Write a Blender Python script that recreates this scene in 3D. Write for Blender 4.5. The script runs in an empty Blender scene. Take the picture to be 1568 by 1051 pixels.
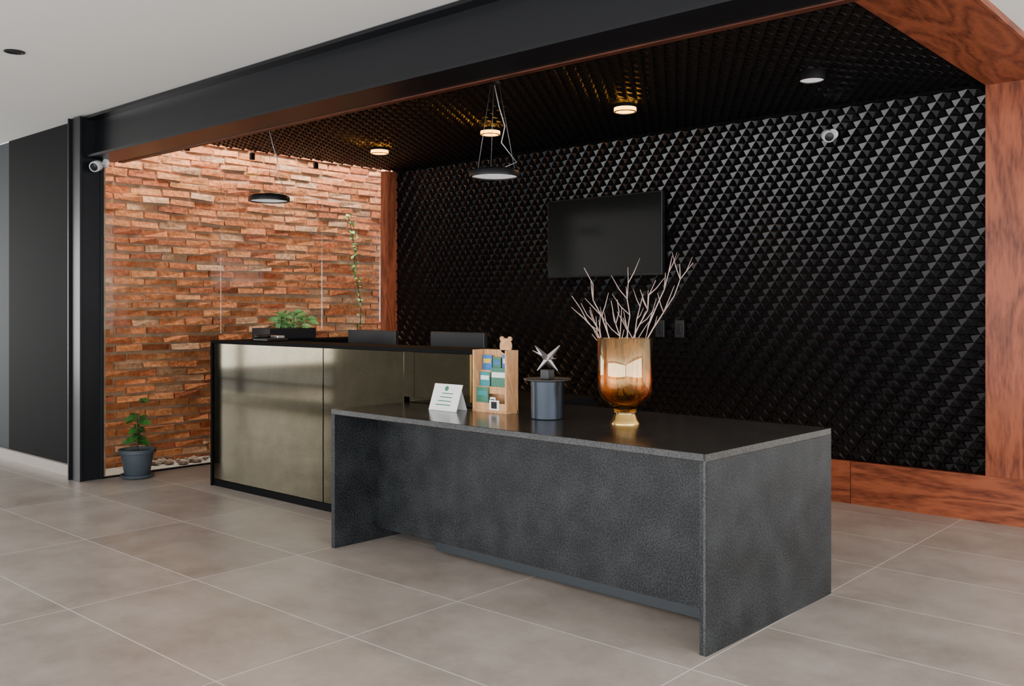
import bpy, bmesh, math, random
from mathutils import Vector, Matrix
random.seed(7)
S=bpy.context.scene
COL=S.collection
# ---------------------------------------------------------------- materials
def newmat(name):
    m=bpy.data.materials.new(name); m.use_nodes=True
    nt=m.node_tree; b=nt.nodes['Principled BSDF']; return m,nt,b
def plain(name,col,rough=.5,metal=0.,**kw):
    m,nt,b=newmat(name)
    b.inputs['Roughness'].default_value=rough; b.inputs['Metallic'].default_value=metal
    n=nt.nodes.new('ShaderNodeTexNoise'); n.inputs['Scale'].default_value=kw.get('ns',25)
    r=nt.nodes.new('ShaderNodeValToRGB'); v=kw.get('var',.06)
    r.color_ramp.elements[0].color=(*[c*(1-v) for c in col],1); r.color_ramp.elements[1].color=(*[min(1,c*(1+v)) for c in col],1)
    tc=nt.nodes.new('ShaderNodeTexCoord'); nt.links.new(tc.outputs['Object'],n.inputs['Vector'])
    nt.links.new(n.outputs['Fac'],r.inputs['Fac']); nt.links.new(r.outputs['Color'],b.inputs['Base Color'])
    if 'spec' in kw: b.inputs['Specular IOR Level'].default_value=kw['spec']
    if 'emit' in kw:
        b.inputs['Emission Color'].default_value=(*kw['emit'],1); b.inputs['Emission Strength'].default_value=kw.get('es',1)
    return m
def wood(name,axis,c1=(.080,.018,.009),c2=(.31,.084,.036),rough=.42,fine=1.):
    m,nt,b=newmat(name); L=nt.links.new
    tc=nt.nodes.new('ShaderNodeTexCoord'); mp=nt.nodes.new('ShaderNodeMapping')
    sc=[5*fine,5*fine,5*fine]; sc[axis]=.9*fine; mp.inputs['Scale'].default_value=sc
    L(tc.outputs['Object'],mp.inputs['Vector'])
    n=nt.nodes.new('ShaderNodeTexNoise'); n.inputs['Scale'].default_value=.75; n.inputs['Detail'].default_value=2; n.inputs['Distortion'].default_value=.5
    L(mp.outputs[0],n.inputs['Vector'])
    mul=nt.nodes.new('ShaderNodeMath'); mul.operation='MULTIPLY'; mul.inputs[1].default_value=18
    fr=nt.nodes.new('ShaderNodeMath'); fr.operation='PINGPONG'; fr.inputs[1].default_value=1
    L(n.outputs['Fac'],mul.inputs[0]); L(mul.outputs[0],fr.inputs[0])
    n2=nt.nodes.new('ShaderNodeTexNoise'); n2.inputs['Scale'].default_value=14; n2.inputs['Detail'].default_value=5; L(mp.outputs[0],n2.inputs['Vector'])
    mx=nt.nodes.new('ShaderNodeMath'); mx.operation='MULTIPLY_ADD'; mx.inputs[1].default_value=.38
    s2=nt.nodes.new('ShaderNodeMath'); s2.operation='MULTIPLY'; s2.inputs[1].default_value=.8
    L(n2.outputs['Fac'],s2.inputs[0]); L(fr.outputs[0],mx.inputs[0]); L(s2.outputs[0],mx.inputs[2])
    r=nt.nodes.new('ShaderNodeValToRGB'); r.color_ramp.elements[0].color=(*c1,1); r.color_ramp.elements[1].color=(*c2,1)
    r.color_ramp.elements[0].position=.22; r.color_ramp.elements[1].position=.76
    L(mx.outputs[0],r.inputs['Fac']); L(r.outputs['Color'],b.inputs['Base Color']); b.inputs['Roughness'].default_value=rough
    b.inputs['Specular IOR Level'].default_value=.3
    return m
def granite(name,c1,c2,rough,scale=160,metal=0.,p0=.52,p1=.86,spec=.5):
    m,nt,b=newmat(name); L=nt.links.new
    tc=nt.nodes.new('ShaderNodeTexCoord')
    n=nt.nodes.new('ShaderNodeTexNoise'); n.inputs['Scale'].default_value=scale; n.inputs['Detail'].default_value=3
    n2=nt.nodes.new('ShaderNodeTexNoise'); n2.inputs['Scale'].default_value=7; n2.inputs['Detail'].default_value=4
    L(tc.outputs['Object'],n.inputs['Vector']); L(tc.outputs['Object'],n2.inputs['Vector'])
    a=nt.nodes.new('ShaderNodeMath'); a.operation='MULTIPLY_ADD'; a.inputs[1].default_value=.35
    L(n2.outputs['Fac'],a.inputs[0]); L(n.outputs['Fac'],a.inputs[2])
    r=nt.nodes.new('ShaderNodeValToRGB'); r.color_ramp.elements[0].position=p0; r.color_ramp.elements[1].position=p1
    r.color_ramp.elements[0].color=(*c1,1); r.color_ramp.elements[1].color=(*c2,1)
    L(a.outputs[0],r.inputs['Fac']); L(r.outputs['Color'],b.inputs['Base Color'])
    b.inputs['Roughness'].default_value=rough; b.inputs['Metallic'].default_value=metal; b.inputs['Specular IOR Level'].default_value=spec
    return m
def floor_mat():
    m,nt,b=newmat('porcelain_tile'); L=nt.links.new
    tc=nt.nodes.new('ShaderNodeTexCoord'); sep=nt.nodes.new('ShaderNodeSeparateXYZ'); L(tc.outputs['Object'],sep.inputs[0])
    def M(op,a,bv,cv=None):
        x=nt.nodes.new('ShaderNodeMath'); x.operation=op
        for i,v in enumerate((a,bv,cv)):
            if v is None: continue
            if isinstance(v,(int,float)): x.inputs[i].default_value=v
            else: L(v,x.inputs[i])
        return x.outputs[0]
    def axis(o,off,pitch):
        t=M('DIVIDE',M('SUBTRACT',o,off),pitch)
        fr=M('FRACT',t,None); d=M('MULTIPLY',M('MINIMUM',fr,M('SUBTRACT',1,fr)),pitch)
        return t,d
    tx,dx=axis(sep.outputs[0],-1.755-1.19*20,1.19); ty,dy=axis(sep.outputs[1],2.36-.6*20,.6)
    d=M('MINIMUM',dx,dy); g=M('LESS_THAN',d,.0026)
    cmb=nt.nodes.new('ShaderNodeCombineXYZ'); L(M('FLOOR',tx,None),cmb.inputs[0]); L(M('FLOOR',ty,None),cmb.inputs[1])
    wn=nt.nodes.new('ShaderNodeTexWhiteNoise'); wn.noise_dimensions='3D'; L(cmb.outputs[0],wn.inputs['Vector'])
    n=nt.nodes.new('ShaderNodeTexNoise'); n.inputs['Scale'].default_value=2.2; n.inputs['Detail'].default_value=9; n.inputs['Roughness'].default_value=.75
    L(tc.outputs['Object'],n.inputs['Vector'])
    f=M('ADD',M('MULTIPLY',wn.outputs['Value'],.14),M('MULTIPLY',n.outputs['Fac'],.9))
    r=nt.nodes.new('ShaderNodeValToRGB'); r.color_ramp.elements[0].position=.33; r.color_ramp.elements[1].position=.72
    r.color_ramp.elements[0].color=(.26,.218,.185,1); r.color_ramp.elements[1].color=(.46,.405,.36,1)
    L(f,r.inputs['Fac'])
    mx=nt.nodes.new('ShaderNodeMix'); mx.data_type='RGBA'; L(g,mx.inputs['Factor']); L(r.outputs['Color'],mx.inputs[6]); mx.inputs[7].default_value=(.70,.66,.60,1)
    L(mx.outputs[2],b.inputs['Base Color'])
    rr=M('MULTIPLY_ADD',n.outputs['Fac'],.2,.25); L(rr,b.inputs['Roughness'])
    return m
def glass_mat(name,tint=(.93,.97,.95),ior=1.45,gl=1.):
    m=bpy.data.materials.new(name); m.use_nodes=True; nt=m.node_tree; nt.nodes.clear(); L=nt.links.new
    o=nt.nodes.new('ShaderNodeOutputMaterial'); mx=nt.nodes.new('ShaderNodeMixShader'); t=nt.nodes.new('ShaderNodeBsdfTransparent'); g=nt.nodes.new('ShaderNodeBsdfGlossy')
    t.inputs['Color'].default_value=(*tint,1); g.inputs['Roughness'].default_value=.01
    f=nt.nodes.new('ShaderNodeFresnel'); f.inputs['IOR'].default_value=ior
    L(f.outputs[0],mx.inputs[0]); L(t.outputs[0],mx.inputs[1]); L(g.outputs[0],mx.inputs[2]); L(mx.outputs[0],o.inputs[0]); return m
M_floor=floor_mat()
M_white=plain('white_plaster',(.86,.87,.85),.85,var=.015,ns=3)
M_grey=plain('grey_paint',(.04,.047,.055),.7,spec=.2)
M_black=plain('black_panel',(.0035,.0035,.004),.75,var=.2,ns=4,spec=.08)
M_steel=plain('black_painted_steel',(.006,.007,.009),.34,ns=6,spec=.25)
M_relief=plain('black_relief_tile',(.0022,.0022,.003),.25,ns=9,var=.2,spec=.42)
M_reliefc=plain('black_relief_ceiling',(.0025,.0025,.003),.34,ns=9,var=.2,spec=.4)
M_wz=wood('tzalam_wood_vertical',2); M_wx=wood('tzalam_wood_horizontal',0); M_wy=wood('tzalam_wood_depth',1)
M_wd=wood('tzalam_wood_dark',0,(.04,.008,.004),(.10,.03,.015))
M_pine=wood('light_pine',2,(.42,.20,.085),(.66,.36,.17),.5,2.)
M_gran=granite('dark_granite_honed',(.0035,.0045,.005),(.034,.038,.041),.40,130,0,.57,.84,.3)
M_grantop=granite('dark_granite_polished',(.011,.009,.0075),(.050,.042,.035),.20,130,0,.57,.84,.42)
M_granedge=granite('granite_edge',(.012,.013,.014),(.06,.063,.065),.5,130)
M_mirror=granite('bronze_mirror_glass',(.080,.069,.045),(.140,.124,.086),.07,190,1.)
M_kick=plain('slate_blue_plinth',(.016,.022,.027),.4)
M_base=plain('beige_baseboard',(.42,.38,.33),.5)
M_scr=plain('tv_screen',(.006,.007,.007),.12); M_bez=plain('dark_plastic',(.006,.006,.007),.4,spec=.35)
M_whitepl=plain('white_plastic',(.75,.76,.78),.35)
M_lampoff=plain('unlit_diffuser_glow',(.7,.7,.7),.5,emit=(1,.98,.95),es=.5)  # lamps are off; faint glow put into the diffuser material
M_warm=plain('warm_led',(.9,.5,.1),.5,emit=(1,.40,.04),es=9)
M_glass=glass_mat('clear_glass')
M_amber,nt,b=newmat('amber_glass')
b.inputs['Base Color'].default_value=(.93,.58,.15,1); b.inputs['Metallic'].default_value=.16; b.inputs['Roughness'].default_value=.02
b.inputs['Transmission Weight'].default_value=1.; b.inputs['IOR'].default_value=1.6
M_branch=plain('dry_branch',(.50,.36,.31),.8,ns=60,var=.3)
M_can=plain('blued_metal',(.022,.03,.043),.33,.6); M_silver=plain('silver',(.8,.8,.82),.3,1.)
M_tray=plain('dark_tray',(.12,.12,.12),.3); M_ped=plain('pedestal_black',(.01,.01,.01),.3)
M_leaf=plain('green_leaf',(.04,.15,.025),.5,ns=30,var=.4); M_leaf2=plain('pale_leaf',(.22,.44,.15),.5,ns=30,var=.35)
M_pot=plain('grey_pot',(.045,.06,.075),.45); M_soil=plain('soil',(.03,.02,.012),.9,ns=80,var=.5); M_stem=plain('stem',(.10,.06,.03),.8)
M_paper=plain('paper',(.82,.82,.80),.6)
M_blue=plain('blue_print',(.03,.16,.42),.4,ns=70,var=.6);M_green=plain('green_print',(.04,.17,.11),.4,ns=60,var=.4);M_yel=plain('yellow_print',(.7,.45,.05),.4);M_teal=plain('teal_print',(.03,.24,.26),.4)
M_gold=plain('brass',(.70,.45,.14),.2,1.)
M_hedge=plain('hedge',(.05,.12,.04),.9,ns=6,var=.7)
M_wire=plain('steel_wire',(.25,.25,.25),.4,.6); M_cable=plain('white_cable',(.7,.7,.7),.5)
# brick
M_brick,nt,b=newmat('rustic_brick'); L=nt.links.new
at=nt.nodes.new('ShaderNodeAttribute'); at.attribute_name='Col'
n=nt.nodes.new('ShaderNodeTexNoise'); n.inputs['Scale'].default_value=28; n.inputs['Detail'].default_value=5
r=nt.nodes.new('ShaderNodeValToRGB'); r.color_ramp.elements[0].position=.3; r.color_ramp.elements[1].position=.7
r.color_ramp.elements[0].color=(.62,.56,.52,1); r.color_ramp.elements[1].color=(1.1,1.1,1.1,1)
mx=nt.nodes.new('ShaderNodeMix'); mx.data_type='RGBA'; mx.blend_type='MULTIPLY'; mx.inputs['Factor'].default_value=1
tc=nt.nodes.new('ShaderNodeTexCoord'); L(tc.outputs['Object'],n.inputs['Vector']); L(n.outputs['Fac'],r.inputs['Fac'])
L(at.outputs['Color'],mx.inputs[6]); L(r.outputs['Color'],mx.inputs[7]); L(mx.outputs[2],b.inputs['Base Color']); b.inputs['Roughness'].default_value=.9
b.inputs['Specular IOR Level'].default_value=.2
bp=nt.nodes.new('ShaderNodeBump'); bp.inputs['Strength'].default_value=.7; bp.inputs['Distance'].default_value=.01; L(n.outputs['Fac'],bp.inputs['Height']); L(bp.outputs[0],b.inputs['Normal'])
M_mortar=plain('mortar',(.44,.27,.18),.95,ns=14,var=.6); M_stone=plain('rubble_stone',(.20,.13,.095),.9,ns=20,var=.5)

# ---------------------------------------------------------------- helpers
def mobj(name,verts,faces,mat,loc=(0,0,0),smooth=False):
    me=bpy.data.meshes.new(name); me.from_pydata([tuple(v) for v in verts],[],faces); me.update()
    o=bpy.data.objects.new(name,me); COL.objects.link(o); o.location=loc
    for mm in (mat if isinstance(mat,(list,tuple)) else [mat]): me.materials.append(mm)
    if smooth:
        for p in me.polygons: p.use_smooth=True
    return o
def box(name,x0,x1,y0,y1,z0,z1,mat,bev=0):
    c=((x0+x1)/2,(y0+y1)/2,(z0+z1)/2); a,b_,c_=(x1-x0)/2,(y1-y0)/2,(z1-z0)/2
    v=[(sx*a,sy*b_,sz*c_) for sx in(-1,1) for sy in(-1,1) for sz in(-1,1)]
    f=[(0,1,3,2),(4,6,7,5),(0,4,5,1),(2,3,7,6),(0,2,6,4),(1,5,7,3)]
    o=mobj(name,v,f,mat,c)
    if bev:
        md=o.modifiers.new('b','BEVEL'); md.width=bev; md.segments=2
    return o
def lathe(name,prof,loc,mat,seg=48,smooth=True,cap=True):
    v=[];f=[]
    for (r,z) in prof:
        for i in range(seg):
            a=2*math.pi*i/seg; v.append((r*math.cos(a),r*math.sin(a),z))
    for k in range(len(prof)-1):
        for i in range(seg):
            j=(i+1)%seg; f.append((k*seg+i,k*seg+j,(k+1)*seg+j,(k+1)*seg+i))
    if cap:
        f.append(tuple(range(seg))[::-1]); f.append(tuple((len(prof)-1)*seg+i for i in range(seg)))
    o=mobj(name,v,f,mat,loc,False)
    if smooth:
        for p in o.data.polygons: p.use_smooth=len(p.vertices)==4
        md=o.modifiers.new('e','EDGE_SPLIT'); md.split_angle=math.radians(40)
    return o
def tubegeo(pts,rads,V,F,seg=6):
    base=len(V); pts=[Vector(p) for p in pts]
    for i,p in enumerate(pts):
        t=(pts[min(i+1,len(pts)-1)]-pts[max(i-1,0)]).normalized()
        u=t.cross(Vector((.3,.2,1))) 
        if u.length<.1: u=t.cross(Vector((1,0,0)))
        u.normalize(); w=t.cross(u); r=rads[i] if isinstance(rads,(list,tuple)) else rads
        for k in range(seg):
            a=2*math.pi*k/seg; V.append(p+u*math.cos(a)*r+w*math.sin(a)*r)
    for i in range(len(pts)-1):
        for k in range(seg):
            j=(k+1)%seg; F.append((base+i*seg+k,base+i*seg+j,base+(i+1)*seg+j,base+(i+1)*seg+k))
    F.append(tuple(base+k for k in range(seg))[::-1]); F.append(tuple(base+(len(pts)-1)*seg+k for k in range(seg)))
def tube(name,pts,rads,mat,seg=6,loc=(0,0,0)):
    V=[];F=[]; tubegeo(pts,rads,V,F,seg); return mobj(name,V,F,mat,loc,True)
def leafgeo(p,d,size,V,F,wid=.5):
    d=Vector(d).normalized(); s=d.cross(Vector((0,0,1)))
    if s.length<.05: s=Vector((1,0,0))
    s.normalize(); s=(Matrix.Rotation(random.uniform(-.7,.7),3,d)@s); n_=s.cross(d)
    base=len(V); prof=[(0,.08),(.25,.8),(.5,1),(.75,.75),(1,.05)]
    for t,w in prof:
        c=Vector(p)+d*t*size-Vector((0,0,1))*(t*t*size*.25)
        for q in (-1,0,1): V.append(c+s*q*w*size*wid*.5+n_*abs(q)*w*size*.08)
    for i in range(4):
        for q in (0,1): a=base+i*3+q; F.append((a,a+1,a+4,a+3))
def group(name,loc,parts):
    e=bpy.data.objects.new(name,None); COL.objects.link(e); e.location=loc; e.empty_display_size=.1
    for p in parts:
        p.parent=e; p.matrix_parent_inverse=Matrix.Translation(-Vector(loc))
    return e
def rotz(parts,cen,ang):
    R=Matrix.Translation(Vector(cen))@Matrix.Rotation(ang,4,'Z')@Matrix.Translation(-Vector(cen))
    for p in parts:
        p.matrix_world=R@Matrix.Translation(p.location)@p.rotation_euler.to_matrix().to_4x4()

ZC=2.78; ZD=2.68; YW=6.24; XL=-7.15
# ---------------------------------------------------------------- shell
box('floor',-13,4.5,-6,YW+.15,-.1,0,M_floor).name='floor'
fo=bpy.data.objects['floor']
def origin0(o):
    l=o.location.copy()
    for v in o.data.vertices: v.co+=l
    o.location=(0,0,0)
origin0(fo)
box('ceiling',-13,4.5,-6,3.2,ZC,ZC+.12,M_white)
box('ceiling_side',-1.2,4.5,3.42,YW+.15,ZD+.03,ZC+.12,M_white)
box('ceiling_slab',XL,-1.2,3.4,YW+.02,ZD+.035,ZC+.12,M_black)
box('wall_back',XL-.02,4.5,YW+.03,YW+.15,0,ZC+.1,M_black)
box('wall_left',-8.72,-7.28,3.2,3.32,.0,ZC,M_black)
box('wall_far_left',-13,-8.72,3.22,3.34,0,ZC,M_grey)
box('baseboard_left',-13,-7.285,3.17,3.2,0,.085,M_base)
box('wall_side_white',-1.19,4.5,YW,YW+.03,0,ZC,M_white)
# relief panels -------------------------------------------------------------
def relief(name,o,u,v,n,W,H,cw,ch,dep,mat):
    # triangular lattice; every triangle is a small off-centre pyramid
    o=Vector(o);u=Vector(u);v=Vector(v);n=Vector(n)
    V=[];F=[]
    def P(a,b_,c): V.append(o+u*min(max(a,0),W)+v*min(max(b_,0),H)+n*c); return len(V)-1
    P(0,0,0);P(W,0,0);P(W,H,0);P(0,H,0);F.append((0,1,2,3))
    nx=int(round(W/cw)); ny=int(round(H/ch)); cw=W/nx; ch=H/ny
    for j in range(ny):
        y0=j*ch; y1=y0+ch; sh=.5*(j%2)
        for i in range(-1,nx+1):
            xa=(i+sh)*cw
            up=[(xa,y0),(xa+cw,y0),(xa+cw*.5,y1)]
            dn=[(xa+cw*.5,y1),(xa+cw,y0),(xa+cw*1.5,y1)]
            for kk,(T,ap,h) in enumerate(((up,(.14,.20,.66),dep),(dn,(.64,.2,.16),dep*.6))):
                if max(p[0] for p in T)<=0.001 or min(p[0] for p in T)>=W-.001: continue
                if (i+j//2)%2: ap=(ap[1],ap[0],ap[2]) if kk==0 else (ap[2],ap[1],ap[0])
                q=[P(p[0],p[1],0) for p in T]
                c=P(sum(a*p[0] for a,p in zip(ap,T)),sum(a*p[1] for a,p in zip(ap,T)),h)
                F.extend([(q[0],q[1],c),(q[1],q[2],c),(q[2],q[0],c)])
    me=mobj(name,V,F,mat)
    bm=bmesh.new(); bm.from_mesh(me.data); bmesh.ops.recalc_face_normals(bm,faces=bm.faces); bm.to_mesh(me.data); bm.free()
    return me
relief('wall_relief_panel',(-7.06,YW,.285),(1,0,0),(0,0,1),(0,-1,0),7.06-1.62,ZD-.285,.074,.051,.017,M_relief)
relief('ceiling_relief_panel',(-7.15,3.48,ZD+.03),(1,0,0),(0,1,0),(0,0,-1),7.15-1.62,YW-3.48,.074,.06,.017,M_reliefc)
# wood trims
box('trim_1',-1.62,-1.2,YW-.03,YW+.02,.285,ZD,M_wz)
box('trim_2',-1.62,-1.2,3.42,YW+.02,ZD,ZD+.03,M_wy)
box('trim_3',-1.205,-1.19,3.42,YW+.02,ZD-.004,ZD+.03,M_wy)
box('baseboard_back',-7.1,-2.46,YW-.03,YW+.02,0,.284,M_wx)
box('baseboard_back_right',-2.455,-.9,YW-.03,YW+.02,0,.284,M_wx)
box('trim_4',XL,-7.06,YW-.14,YW+.02,0,ZD,M_wz)
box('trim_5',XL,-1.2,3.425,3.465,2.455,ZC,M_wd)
# beam (I section)
bp_=[box('web',-7.2,-1.0,3.24,3.30,2.47,2.79,M_steel),box('flange_bottom',-7.2,-1.0,3.16,3.42,2.46,2.478,M_steel),box('flange_top',-7.2,-1.0,3.16,3.42,2.755,2.775,M_steel)]
group('steel_beam',(-4.1,3.3,2.6),bp_)
cp=[box('flange_front',-7.28,-7.13,3.12,3.14,0,2.77,M_steel,.002),box('flange_rear',-7.28,-7.13,3.28,3.30,0,2.77,M_steel,.002),box('web',-7.215,-7.145,3.14,3.28,0,2.77,M_steel),
    box('cover_edge',-7.30,-7.282,3.10,3.2,0,2.77,M_steel,.002)]
group('steel_column',(-7.2,3.2,0),cp)
# glass partition
ys=[3.31,4.33,5.39,6.10]; parts=[]
for i in range(3):
    parts.append(box(f'pane_{i+1}',XL-.008,XL+.0,ys[i]+.004,ys[i+1]-.004,0.01,ZD+.02,M_glass))
parts.append(box('sill',XL-.02,XL+.01,3.31,6.1,0,.012,M_steel))
for i,y in enumerate([4.0,4.62,5.3]):
    parts.append(box(f'clip_{i}',XL-.0,XL+.03,y-.02,y+.02,ZD-.06,ZD+.0,M_steel,.004))
group('window_1',(XL,4.7,0),parts)
# patio
box('ground_patio',-7.9,XL-.02,2.9,7.6,-.1,-.005,M_stone)
XB=-7.58
V=[];F=[];C=[]
z=-.02; cols=[(.58,.18,.07),(.62,.21,.085),(.50,.14,.055),(.64,.25,.11),(.56,.19,.08),(.42,.12,.055),(.60,.22,.09),(.66,.34,.20)]
row=0
while z<3.3:
    h=.048+random.uniform(-.005,.005); y=3.34; first=.13 if row%2 else .26; ph=random.uniform(0,6)
    while y<7.9:
        l=(first+random.uniform(-.02,.02)) if first else random.choice([.24,.25,.26,.28]); first=None
        pr=random.uniform(-.004,.018); wv=.006*math.sin(y*2.2+ph)
        dz=random.uniform(-.005,.005)+wv; b0=len(V); tl=random.uniform(-.004,.004)
        for sx in (0,1):
            for sy in (0,1):
                for sz in (0,1):
                    V.append((XB-.05 if sx==0 else XB+pr+random.uniform(-.006,.006), y+(.003 if sy==0 else l-.012)+random.uniform(-.005,.005), z+dz+sz*h+random.uniform(-.006,.006)+tl*(1 if sy else -1)))
        for q in [(0,1,3,2),(4,6,7,5),(0,4,5,1),(2,3,7,6),(0,2,6,4),(1,5,7,3)]: F.append(tuple(b0+a for a in q))
        cc=random.choice(cols); s=random.uniform(.85,1.15); C+= [(cc[0]*s,cc[1]*s,cc[2]*s,1)]*8
        y+=l
    z+=h+.022; row+=1
wb=mobj('wall_brick',V,F,M_brick); ca=wb.data.color_attributes.new(name='Col',type='FLOAT_COLOR',domain='POINT')
for i,c in enumerate(C): ca.data[i].color=c
box('wall_brick_mortar',XB-.2,XB-.010,3.34,7.9,-.1,3.35,M_mortar)
box('wall_patio_end',XB-.2,XL-.02,3.322,3.335,-.1,3.35,M_mortar)
V=[];F=[]
for i in range(70):
    bm=bmesh.new(); bmesh.ops.create_icosphere(bm,subdivisions=1,radius=random.uniform(.015,.04)); b0=len(V)
    yy=random.uniform(3.45,5.8); xx=random.uniform(XB+.10,XL-.13)
    for v in bm.verts: V.append((v.co.x*random.uniform(.8,1.2)+xx,v.co.y*random.uniform(1,1.6)+yy,v.co.z*random.uniform(.5,.9)+.02))
    for f in bm.faces: F.append(tuple(b0+v.index for v in f.verts))
    bm.free()
mobj('rubble_stones',V,F,M_stone)
# hanging vine
V=[];F=[]
pts=[(XB+.1,5.95,2.27),(XB+.1,6.0,2.1),(XB+.09,6.05,1.9),(XB+.1,6.03,1.7),(XB+.09,6.1,1.5),(XB+.1,6.12,1.3),(XB+.1,6.1,1.0),(XB+.1,6.1,.5),(XB+.1,6.08,0)]
vine=tube('stem',pts,.005,M_stem)
for i in range(95):
    k=random.randrange(6); a=Vector(pts[k]).lerp(Vector(pts[k+1]),random.random())+Vector((0,random.uniform(-.03,.03),0))
    leafgeo(a,(random.uniform(.1,1),random.uniform(-1,1),random.uniform(-.8,.5)),random.uniform(.03,.055),V,F,.75)
group('climbing_vine',(XB+.1,6,0),[vine,mobj('leaves',V,F,M_leaf2)])
# lobby outer shell (behind the photographer)
box('wall_right',4.5,4.62,-6,YW+.15,0,.35,M_white)
box('wall_right_header',4.5,4.62,-6,YW+.15,2.5,ZC+.12,M_white)
box('wall_south',-13,4.62,-6.12,-6,2.55,ZC+.12,M_white)
fr=[]
for i,x in enumerate([-13,-10,-7,-4,-1,2,4.5]): fr.append(box(f'mullion_{i}',x-.04,x+.04,-6.08,-6,0,2.55,M_steel))
group('window_2',(-4,-6,0),fr)
fr=[]
for i,y in enumerate([-6,-3,0,3,6]): fr.append(box(f'mullion_{i}',4.5,4.58,y-.04,y+.04,.35,2.5,M_steel))
group('window_3',(4.5,0,.35),fr)
# entrance facade left of the photographer (seen mirrored in the counter)
box('wall_front_left',-9.45,-6.2,-.02,.12,0,ZC,M_white)
box('wall_front_left_header',-13,-9.45,-.02,.12,2.3,ZC,M_white)
box('baseboard_front_left',-13,-9.45,-.02,.14,0,.12,M_white)
fr=[box(f'mullion_{i}',x-.04,x+.04,.02,.10,.12,2.3,M_steel) for i,x in enumerate([-12.9,-11.7,-9.5])]
fr.append(box('rail',-12.9,-9.5,.03,.09,.3,.34,M_steel))
group('window_4',(-11,.06,.12),fr)
hb=box('hedge',-12.9,-9.6,-3.2,-2.6,0,1.4,M_hedge,.05)
box('wall_west',-13.12,-13,-6,3.3,2.4,ZC,M_white)
box('ground_exterior',-30,25,-30,-6.12,-.15,-.02,M_base)
# ---------------------------------------------------------------- desk
DX0,DX1,DY0,DY1,DZ=-4.135,-1.775,3.105,4.18,.76
t=.03
d=[box('top_slab',DX0,DX1,DY0,DY1,DZ-t,DZ,M_grantop,.002),
   box('top_front_edge',DX0+.001,DX1-.001,DY0-.002,DY0,DZ-t+.004,DZ-.002,M_granedge),
   box('end_panel_left',DX0,DX0+t,DY0,DY1,0,DZ-t,M_gran),
   box('end_panel_right',DX1-t,DX1,DY0,DY1,0,DZ-t,M_gran),
   box('end_edge',DX1-t+.018,DX1-.002,DY0-.002,DY0,.0,DZ-.002,M_granedge),
   box('front_panel',DX0+t,DX1-t,DY0+.30,DY0+.33,.065,DZ-t,M_gran),
   box('plinth',-3.62,DX1-t,DY0+.305,DY0+.325,0.02,.065,M_kick),
   box('back_modesty_panel',DX0+t,DX1-t,DY1-.12,DY1-.09,.3,DZ-t,M_gran)]
rotz(d,(DX1,DY0,0),math.radians(-1.7))
bpy.context.view_layer.update()
group('reception_desk',(-2.97,3.6,0),d)
# counter
CX0,CX1,CY=-6.28,-3.55,3.72
c=[box('mirror_panel_1',CX0+.02,-4.935,CY,CY+.02,.055,1.055,M_mirror,.001),
   box('mirror_panel_2',-4.925,-4.15,CY,CY+.02,.055,1.055,M_mirror,.001),
   box('mirror_panel_3',-4.06,CX1-.05,CY,CY+.02,.79,1.055,M_mirror,.001),
   box('mirror_panel_4',-4.148,-4.062,CY,CY+.02,.79,1.055,M_mirror),
   box('end_post',CX1-.048,CX1,CY,CY+.3,.79,1.055,M_gran),
   box('end_strip',CX1-.05,CX1-.035,CY-.006,CY,.79,1.055,M_gold),
   box('base_rail',-4.1,CX1,CY,CY+.3,.763,.79,M_mirror),
   box('plinth',CX0+.01,-4.17,CY+.005,CY+.28,0,.05,M_black),
   box('cap',CX0,CX1,CY-.01,CY+.30,1.056,1.078,M_black,.002),
   box('side_panel',CX0,CX0+.02,CY-.01,CY+.3,0,1.056,M_black),
   box('rear_panel',CX0+.02,CX1-.05,CY+.27,CY+.29,.79,1.055,M_black),
   box('rear_panel_low',CX0+.02,-4.17,CY+.27,CY+.29,0,.79,M_black)]
group('reception_counter',(-4.9,3.87,0),c)
YS=CY+.302
c=[box('side_panel',CX0,CX0+.02,YS,5.0,0,1.056,M_black),box('side_inner',CX0+.28,CX0+.30,YS,5.0,0,1.056,M_black),
   box('end_panel',CX0+.02,CX0+.28,4.98,5.0,0,1.056,M_black),box('side_cap',CX0,CX0+.30,YS,5.0,1.056,1.078,M_black,.002)]
group('side_cabinet',(CX0+.15,4.5,0),c)
c=[box('surface',CX0+.31,CX1,4.27,4.80,.72,.75,M_black,.002),box('leg_right',CX1-.03,CX1,4.27,4.80,0,.72,M_black),box('leg_left',CX0+.31,CX0+.34,4.27,4.80,0,.72,M_black),
   box('modesty',CX0+.34,CX1-.03,4.75,4.77,.3,.72,M_black)]
group('staff_worktable',(-4.8,4.5,0),c)
def monitor(x0,x1,y):
    cx=(x0+x1)/2
    g=[box('panel',x0,x1,y,y+.035,.85,1.155,M_bez,.004),box('screen',x0+.012,x1-.012,y+.034,y+.037,.865,1.14,M_scr),
       box('stem',cx-.03,cx+.03,y-.02,y,.76,1.0,M_bez),box('foot',cx-.12,cx+.12,y-.08,y+.1,.751,.762,M_bez,.003)]
    group('computer_monitor',(cx,y,.75),g)
monitor(-5.53,-5.0,4.4); monitor(-4.64,-4.14,4.4)
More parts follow.
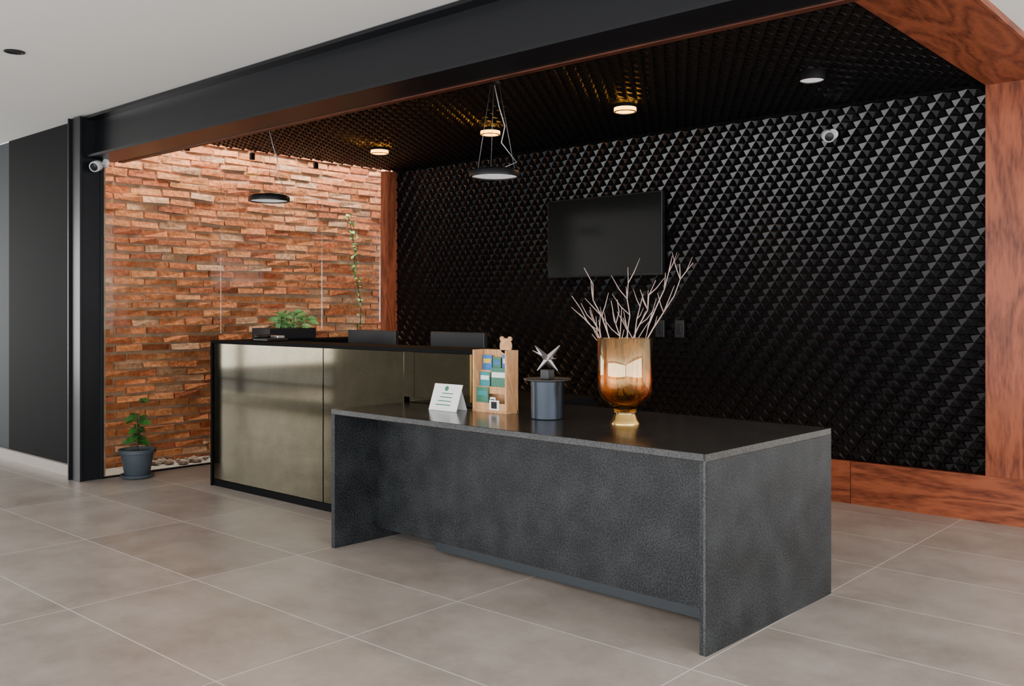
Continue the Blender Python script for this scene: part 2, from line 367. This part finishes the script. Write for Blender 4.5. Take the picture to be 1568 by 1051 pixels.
# planter on the side cabinet
g=[box('trough',-6.23,-6.0,4.03,4.46,1.079,1.165,M_bez,.006)]
V=[];F=[]
for i in range(60):
    a=random.uniform(0,6.28); zz=random.uniform(1.16,1.28)
    leafgeo((-6.1+random.uniform(-.08,.08),4.3+random.uniform(-.16,.16),zz),(math.cos(a),math.sin(a),random.uniform(-.2,.8)),random.uniform(.06,.10),V,F,.8)
for i in range(14):
    x_=-6.1+random.uniform(-.06,.06); y_=4.3+random.uniform(-.14,.14); tubegeo([(x_,y_,1.14),(x_+.01,y_,1.26)],.003,V,F,5)
g.append(mobj('foliage',V,F,M_leaf2))
group('planter_box',(-6.09,4.2,1.079),g)
g=[box('base',-5.86,-5.68,3.80,3.98,1.079,1.10,M_bez,.006),box('handset',-5.85,-5.81,3.80,3.98,1.10,1.125,M_bez,.01),box('display',-5.79,-5.70,3.90,3.96,1.10,1.118,M_silver,.003)]
group('desk_phone',(-5.77,3.89,1.079),g)
# television
YF=YW-.018
g=[box('body',-5.045,-3.905,YF-.065,YF-.025,1.573,2.228,M_bez,.004),box('screen',-5.035,-3.915,YF-.068,YF-.064,1.59,2.218,M_scr),
   box('bracket',-4.7,-4.25,YF-.03,YF,1.75,2.05,M_bez)]
group('television',(-4.475,YF-.06,1.573),g)
for x in (-3.95,-3.775):
    g=[box('plate',x-.04,x+.04,YF-.03,YF,1.09,1.225,M_bez,.004),box('rocker',x-.02,x+.02,YF-.036,YF-.03,1.12,1.195,M_steel,.003)]
    group('light_switch',(x,YF,1.09),g)
# ceiling puck lights
for x,on in ((-6.18,1),(-4.88,1),(-3.63,1),(-2.31,0)):
    g=[lathe('housing',[(.0725,.0),(.075,-.004),(.075,-.05),(.068,-.055),(.066,-.045)],(x,5.26,ZD+.02),M_bez,cap=False),
       lathe('diffuser',[(.066,-.046),(.066,-.05)],(x,5.26,ZD+.02),M_warm if on else M_lampoff)]
    if on:
        g.append(lathe('glow_ring',[(.0755,-.025),(.0755,-.05)],(x,5.26,ZD+.02),M_warm,cap=False))
    group('ceiling_light',(x,5.26,ZD),g)
    if on:
        l=bpy.data.lights.new('puck_lamp','SPOT'); l.energy=30; l.color=(1,.62,.28); l.spot_size=2.6; l.spot_blend=.8; l.shadow_soft_size=.06
        lo=bpy.data.objects.new('puck_lamp',l); COL.objects.link(lo); lo.location=(x,5.26,ZD-.06)
# recessed downlight in white ceiling
g=[lathe('ring',[(.055,0),(.055,-.004),(.042,-.004),(.040,.0)],(-5.67,2.11,ZC),M_bez,cap=False),lathe('reflector',[(.041,-.001),(.03,-.0015)],(-5.67,2.11,ZC),M_bez)]
group('recessed_downlight',(-5.67,2.11,ZC),g)
# pendants
def pendant(x,y,z):
    g=[lathe('shade',[(.045,.045),(.05,.045),(.13,.034),(.150,.026),(.155,.018),(.155,-.012),(.140,-.012),(.140,.0)],(x,y,z),M_bez,cap=False),
       lathe('cap_top',[(.0,.046),(.05,.046)],(x,y,z),M_bez,cap=False),
       lathe('diffuser',[(.141,-.004),(.001,-.005)],(x,y,z),M_lampoff,cap=False),
       lathe('canopy',[(.05,0),(.05,-.02)],(x,y,ZD+.02),M_bez)]
    for i in range(3):
        a=i*2.094+.4; g.append(tube(f'wire_{i}',[(x+.13*math.cos(a),y+.13*math.sin(a),z+.03),(x+.03*math.cos(a),y+.03*math.sin(a),ZD)],.0016,M_wire,5))
    g.append(tube('cable',[(x,y,ZD),(x+.02,y+.02,z+.42),(x+.05,y+.04,z+.3),(x+.03,y+.03,z+.2),(x+.1,y+.09,z+.08),(x+.03,y+.03,z+.04)],.003,M_cable,6))
    group('pendant_lamp',(x,y,z),g)
pendant(-3.88,4.22,2.13); pendant(-6.12,4.11,2.145)
# security cameras
def cam(x,y,z,mnt):
    g=[]
    o=lathe('body',[(.001,.0),(.03,.002),(.04,.015),(.04,.075),(.034,.085),(.03,.08)],(0,0,0),M_whitepl,32,cap=False); g.append(o)
    q=Vector((.55,-.75,-.35)).normalized().to_track_quat('Z','Y'); o.rotation_euler=q.to_euler(); dirv=q@Vector((0,0,1)); o.location=Vector((x,y,z))-dirv*.02
    o2=lathe('lens',[(.031,.0),(.02,.004),(.001,.006)],(0,0,0),M_bez,24,cap=False); o2.rotation_euler=q.to_euler(); o2.location=Vector((x,y,z))+dirv*.058; g.append(o2)
    g.append(tube('arm',[(x,y,z),(x,y+.04,z+.02),mnt],.012,M_whitepl,8))
    o3=lathe('mount',[(.035,0),(.035,.02),(.02,.03)],(0,0,0),M_whitepl,24); o3.rotation_euler=(math.pi/2,0,0); o3.location=mnt; g.append(o3)
    group('security_camera',(x,y,z),g)
cam(-2.58,YW-.12,2.48,(-2.58,YF,2.50)); cam(-7.05,3.22,2.40,(-7.09,3.31,2.43))
# ---------------------------------------------------------------- desk top items
VX,VY=-2.546,3.69
prof=[(.072,0),(.072,.006),(.06,.022),(.05,.05),(.056,.075),(.085,.098),(.118,.125),(.133,.165),(.135,.22),(.134,.405)]
inn=[(r-.004,z+ (.006 if i>3 else 0)) for i,(r,z) in enumerate(prof) if i>=4][::-1]
vz=lathe('vessel',prof+[(.132,.408),(.130,.405)]+inn[1:]+[(.001,.078)],(VX,VY,DZ),M_amber,64,cap=False)
bs=lathe('foot_ring',[(.073,0),(.073,.005),(.062,.022),(.0525,.048)],(VX,VY,DZ+.0005),M_gold,48,cap=False)
group('glass_vase',(VX,VY,DZ),[vz,bs])
V=[];F=[]; rt=Vector((.7487,.6632,0)); fw=Vector((-.6629,.7485,0)); c0=Vector((VX,VY,0))
ends=[(-.252,1.37,.05),(-.2,1.50,-.05),(.025,1.51,.1),(.243,1.565,-.08),(.335,1.53,.06),(.13,1.44,-.1),(-.16,1.30,.12),(-.05,1.35,-.1),(.10,1.38,.1)]
for (a,zz,f_) in ends:
    st=c0+rt*random.uniform(-.03,.03)+fw*random.uniform(-.03,.03); st.z=DZ+.13
    en=c0+rt*a+fw*f_; en.z=zz
    pts=[];n_=9
    for i in range(n_):
        t_=i/(n_-1); p=st.lerp(en,t_**1.25); p.z=st.z+(en.z-st.z)*t_
        if 0<i<n_-1: p+=Vector((random.uniform(-.014,.014),random.uniform(-.014,.014),0))
        pts.append(p)
    tubegeo(pts,[.0045-.003*i/(n_-1) for i in range(n_)],V,F,6)
    for k in range(random.choice([4,5,6])):
        i=random.randrange(4,8); b0=pts[i]; dr=(pts[i+1]-pts[i]).normalized()
        dr=(dr+rt*random.uniform(-.9,.9)+fw*random.uniform(-.5,.5)).normalized(); l=random.uniform(.05,.14)
        q=[b0,b0+dr*l*.5+Vector((0,0,random.uniform(-.01,.01))),b0+dr*l+Vector((0,0,.012))]
        tubegeo(q,[.0026,.002,.001],V,F,5)
mobj('dried_branches',V,F,M_branch,smooth=True)
# canister with tray and sculpture
X,Y=-2.96,3.61
group('metal_canister',(X,Y,DZ),[lathe('body',[(.078,0),(.082,.004),(.083,.17),(.083,.186),(.078,.188)],(X,Y,DZ),M_can),lathe('rim',[(.0845,.165),(.0845,.186),(.083,.187)],(X,Y,DZ+.001),M_can,cap=False)])
zt=DZ+.19
group('round_tray',(X,Y,zt),[lathe('plate',[(.075,0),(.115,.003),(.12,.009),(.114,.008),(.07,.004)],(X,Y,zt),M_tray),lathe('rim',[(.12,.008),(.1215,.0105),(.118,.0105)],(X,Y,zt),M_gold,cap=False)])
zs=zt+.009
g=[box('pedestal',X-.025,X+.025,Y-.025,Y+.025,zs-.003,zs+.045,M_ped,.002)]
V=[];F=[]
for s in (-1,1):
    a=Vector((X,Y,0))-rt*s*.05; a.z=zs+.04; b_=Vector((X,Y,0))+rt*s*.062; b_.z=zs+.165
    tubegeo([a,(a+b_)/2,b_],[.003,.017,.003],V,F,4)
a=Vector((X,Y,zs+.08))-rt*.075+Vector((0,0,.06)); tubegeo([a,Vector((X,Y,zs+.10)),Vector((X,Y,zs+.10))+rt*.045],[.002,.009,.002],V,F,4)
g.append(mobj('crossed_star',V,F,M_silver))
group('star_sculpture',(X,Y,zs),g)
# brochure holder
x0,x1,y0,y1=-3.485,-3.24,3.615,3.71
g=[box('base',x0,x1,y0,y1,DZ,DZ+.012,M_pine),box('back',x0,x1,y1-.012,y1,DZ,DZ+.33,M_pine,.002),
   box('side_l',x0,x0+.012,y0,y1-.012,DZ+.012,DZ+.33,M_pine,.002),box('side_r',x1-.012,x1,y0,y1-.012,DZ+.012,DZ+.33,M_pine,.002)]
for i in range(3): g.append(box(f'lip_{i}',x0+.012,x1-.012,y0+.006+i*.022,y0+.012+i*.022,DZ+.012+.085*i,DZ+.05+.085*i,M_pine))
cx=(x0+x1)/2
lay=[[(.016,.100,.11,M_green,M_teal),(.112,.150,.06,M_paper,M_bez)],
     [(.018,.090,.105,M_teal,M_paper),(.100,.215,.13,M_green,M_paper)],
     [(.018,.085,.11,M_blue,M_yel),(.092,.15,.10,M_green,M_blue),(.16,.225,.115,M_blue,M_paper)]]
k=0
for i,rw in enumerate(lay):
    zb=DZ+.02+.085*i; y_=y0+.018+i*.022
    for (a,b_,hh,m1,m2) in rw:
        g.append(box(f'leaflet_{k}',x0+a,x0+b_,y_,y_+.004,zb,zb+hh,m1))
        g.append(box(f'leaflet_band_{k}',x0+a+.006,x0+b_-.006,y_-.001,y_,zb+hh*.6,zb+hh*.82,m2)); k+=1
g.append(box('label_card',x0+.12,x0+.19,y0+.003,y0+.006,DZ+.014,DZ+.066,M_paper)); g.append(box('label_code',x0+.135,x0+.175,y0+.002,y0+.003,DZ+.022,DZ+.058,M_bez))
o=lathe('crest',[(.001,0),(.04,.001),(.042,.006),(.04,.012),(.001,.012)],(0,0,0),M_pine,32,cap=False); o.rotation_euler=(math.pi/2,0,0); o.location=(cx+.04,y1,DZ+.35); g.append(o)
for s in (-1,1):
    o=lathe('ear',[(.001,0),(.013,.001),(.013,.011),(.001,.012)],(0,0,0),M_pine,20,cap=False); o.rotation_euler=(math.pi/2,0,0); o.location=(cx+.04+s*.028,y1,DZ+.388); g.append(o)
group('brochure_holder',(cx,y0,DZ),g)
# tent sign
g=[]
o=mobj('card',[(-.105,0,0),(.105,0,0),(.105,.05,.14),(-.105,.05,.14),(-.105,.004,-.0),(.105,.004,0),(.105,.054,.14),(-.105,.054,.14)],[(0,1,2,3),(5,4,7,6),(0,4,5,1),(3,2,6,7),(0,3,7,4),(1,5,6,2)],M_paper,(-3.60,3.50,DZ+.001)); g.append(o)
o=mobj('support',[(-.09,.1,0),(.09,.1,0),(.09,.052,.13),(-.09,.052,.13)],[(0,1,2,3)],M_whitepl,(-3.60,3.50,DZ+.001)); g.append(o)
for i in range(4):
    z_=.03+.02*i; g.append(box(f'text_{i}',-3.66+.01*i,-3.55,3.50+z_*.357-.0015,3.50+z_*.357-.0005,DZ+z_,DZ+z_+.005,M_green))
o=lathe('logo',[(.001,0),(.014,.0005)],(0,0,0),M_green,20,cap=False); o.rotation_euler=(math.radians(70),0,0); o.location=(-3.605,3.50+.118*.357-.001,DZ+.118); g.append(o)
group('tabletop_sign',(-3.60,3.52,DZ),g)
# potted plant on floor
PX,PY=-6.99,3.50
g=[lathe('pot',[(.085,0),(.09,.005),(.12,.19),(.137,.195),(.14,.225),(.128,.225),(.118,.2),(.1,.19)],(PX,PY,0),M_pot,cap=False),lathe('bottom',[(.001,.002),(.088,.002)],(PX,PY,0),M_pot,cap=False),
   lathe('saucer',[(.10,0),(.12,.01),(.125,.03),(.115,.03),(.09,.012)],(PX,PY,.001),M_pot,cap=False),lathe('soil',[(.001,.2),(.118,.2)],(PX,PY,0),M_soil,cap=False)]
V=[];F=[];SV=[];SF=[]
for (a,b_,h) in ((.03,.02,.62),(-.05,.03,.5),(.05,-.03,.45)):
    p=[Vector((PX,PY,.2)),Vector((PX+a*.4,PY+b_*.3,.2+(h-.2)*.5)),Vector((PX+a,PY+b_,h))]; tubegeo(p,[.006,.005,.003],SV,SF,6)
    for k in range(11):
        t_=random.uniform(.3,1); q=p[0].lerp(p[1],t_*2) if t_<.5 else p[1].lerp(p[2],t_*2-1); an=random.uniform(0,6.28)
        leafgeo(q,(math.cos(an),math.sin(an),random.uniform(-.2,.6)),random.uniform(.07,.12),V,F,.65)
g+= [mobj('stems',SV,SF,M_stem,smooth=True),mobj('leaves',V,F,M_leaf,smooth=True)]
group('potted_plant',(PX,PY,0),g)
# ---------------------------------------------------------------- lights
def area(name,loc,rot,sx,sy,e,col=(1,1,1)):
    l=bpy.data.lights.new(name,'AREA'); l.shape='RECTANGLE'; l.size=sx; l.size_y=sy; l.energy=e; l.color=col
    o=bpy.data.objects.new(name,l); COL.objects.link(o); o.location=loc; o.rotation_euler=rot; return o
R=math.radians
area('window_daylight_south',(-3,-6.2,1.4),(R(90),0,0),15,2.2,1050,(.99,.985,1))
area('window_daylight_east',(4.7,0,1.5),(R(90),0,R(90)),11,2.1,620,(.98,.985,1))
area('added_fill_west',(-13.2,0,1.4),(R(90),0,R(-90)),8,2.0,420,(1,.98,.95))  # added fill lamp at the open west side, brightens the left floor
area('patio_daylight',(-7.28,4.9,3.3),(0,R(20),0),.25,4.5,240,(1,.95,.88))
w=bpy.data.worlds.new('World'); S.world=w; w.use_nodes=True
bg=w.node_tree.nodes['Background']; bg.inputs[0].default_value=(.9,.93,1,1); bg.inputs[1].default_value=1.4
# ---------------------------------------------------------------- camera
cd=bpy.data.cameras.new('camera'); cd.sensor_width=36; cd.lens=1429/1568*36; cd.shift_y=-50/1568
co=bpy.data.objects.new('camera',cd); COL.objects.link(co); co.location=(0,0,1.3); co.rotation_euler=(R(90),0,math.asin(.6629))
S.camera=co
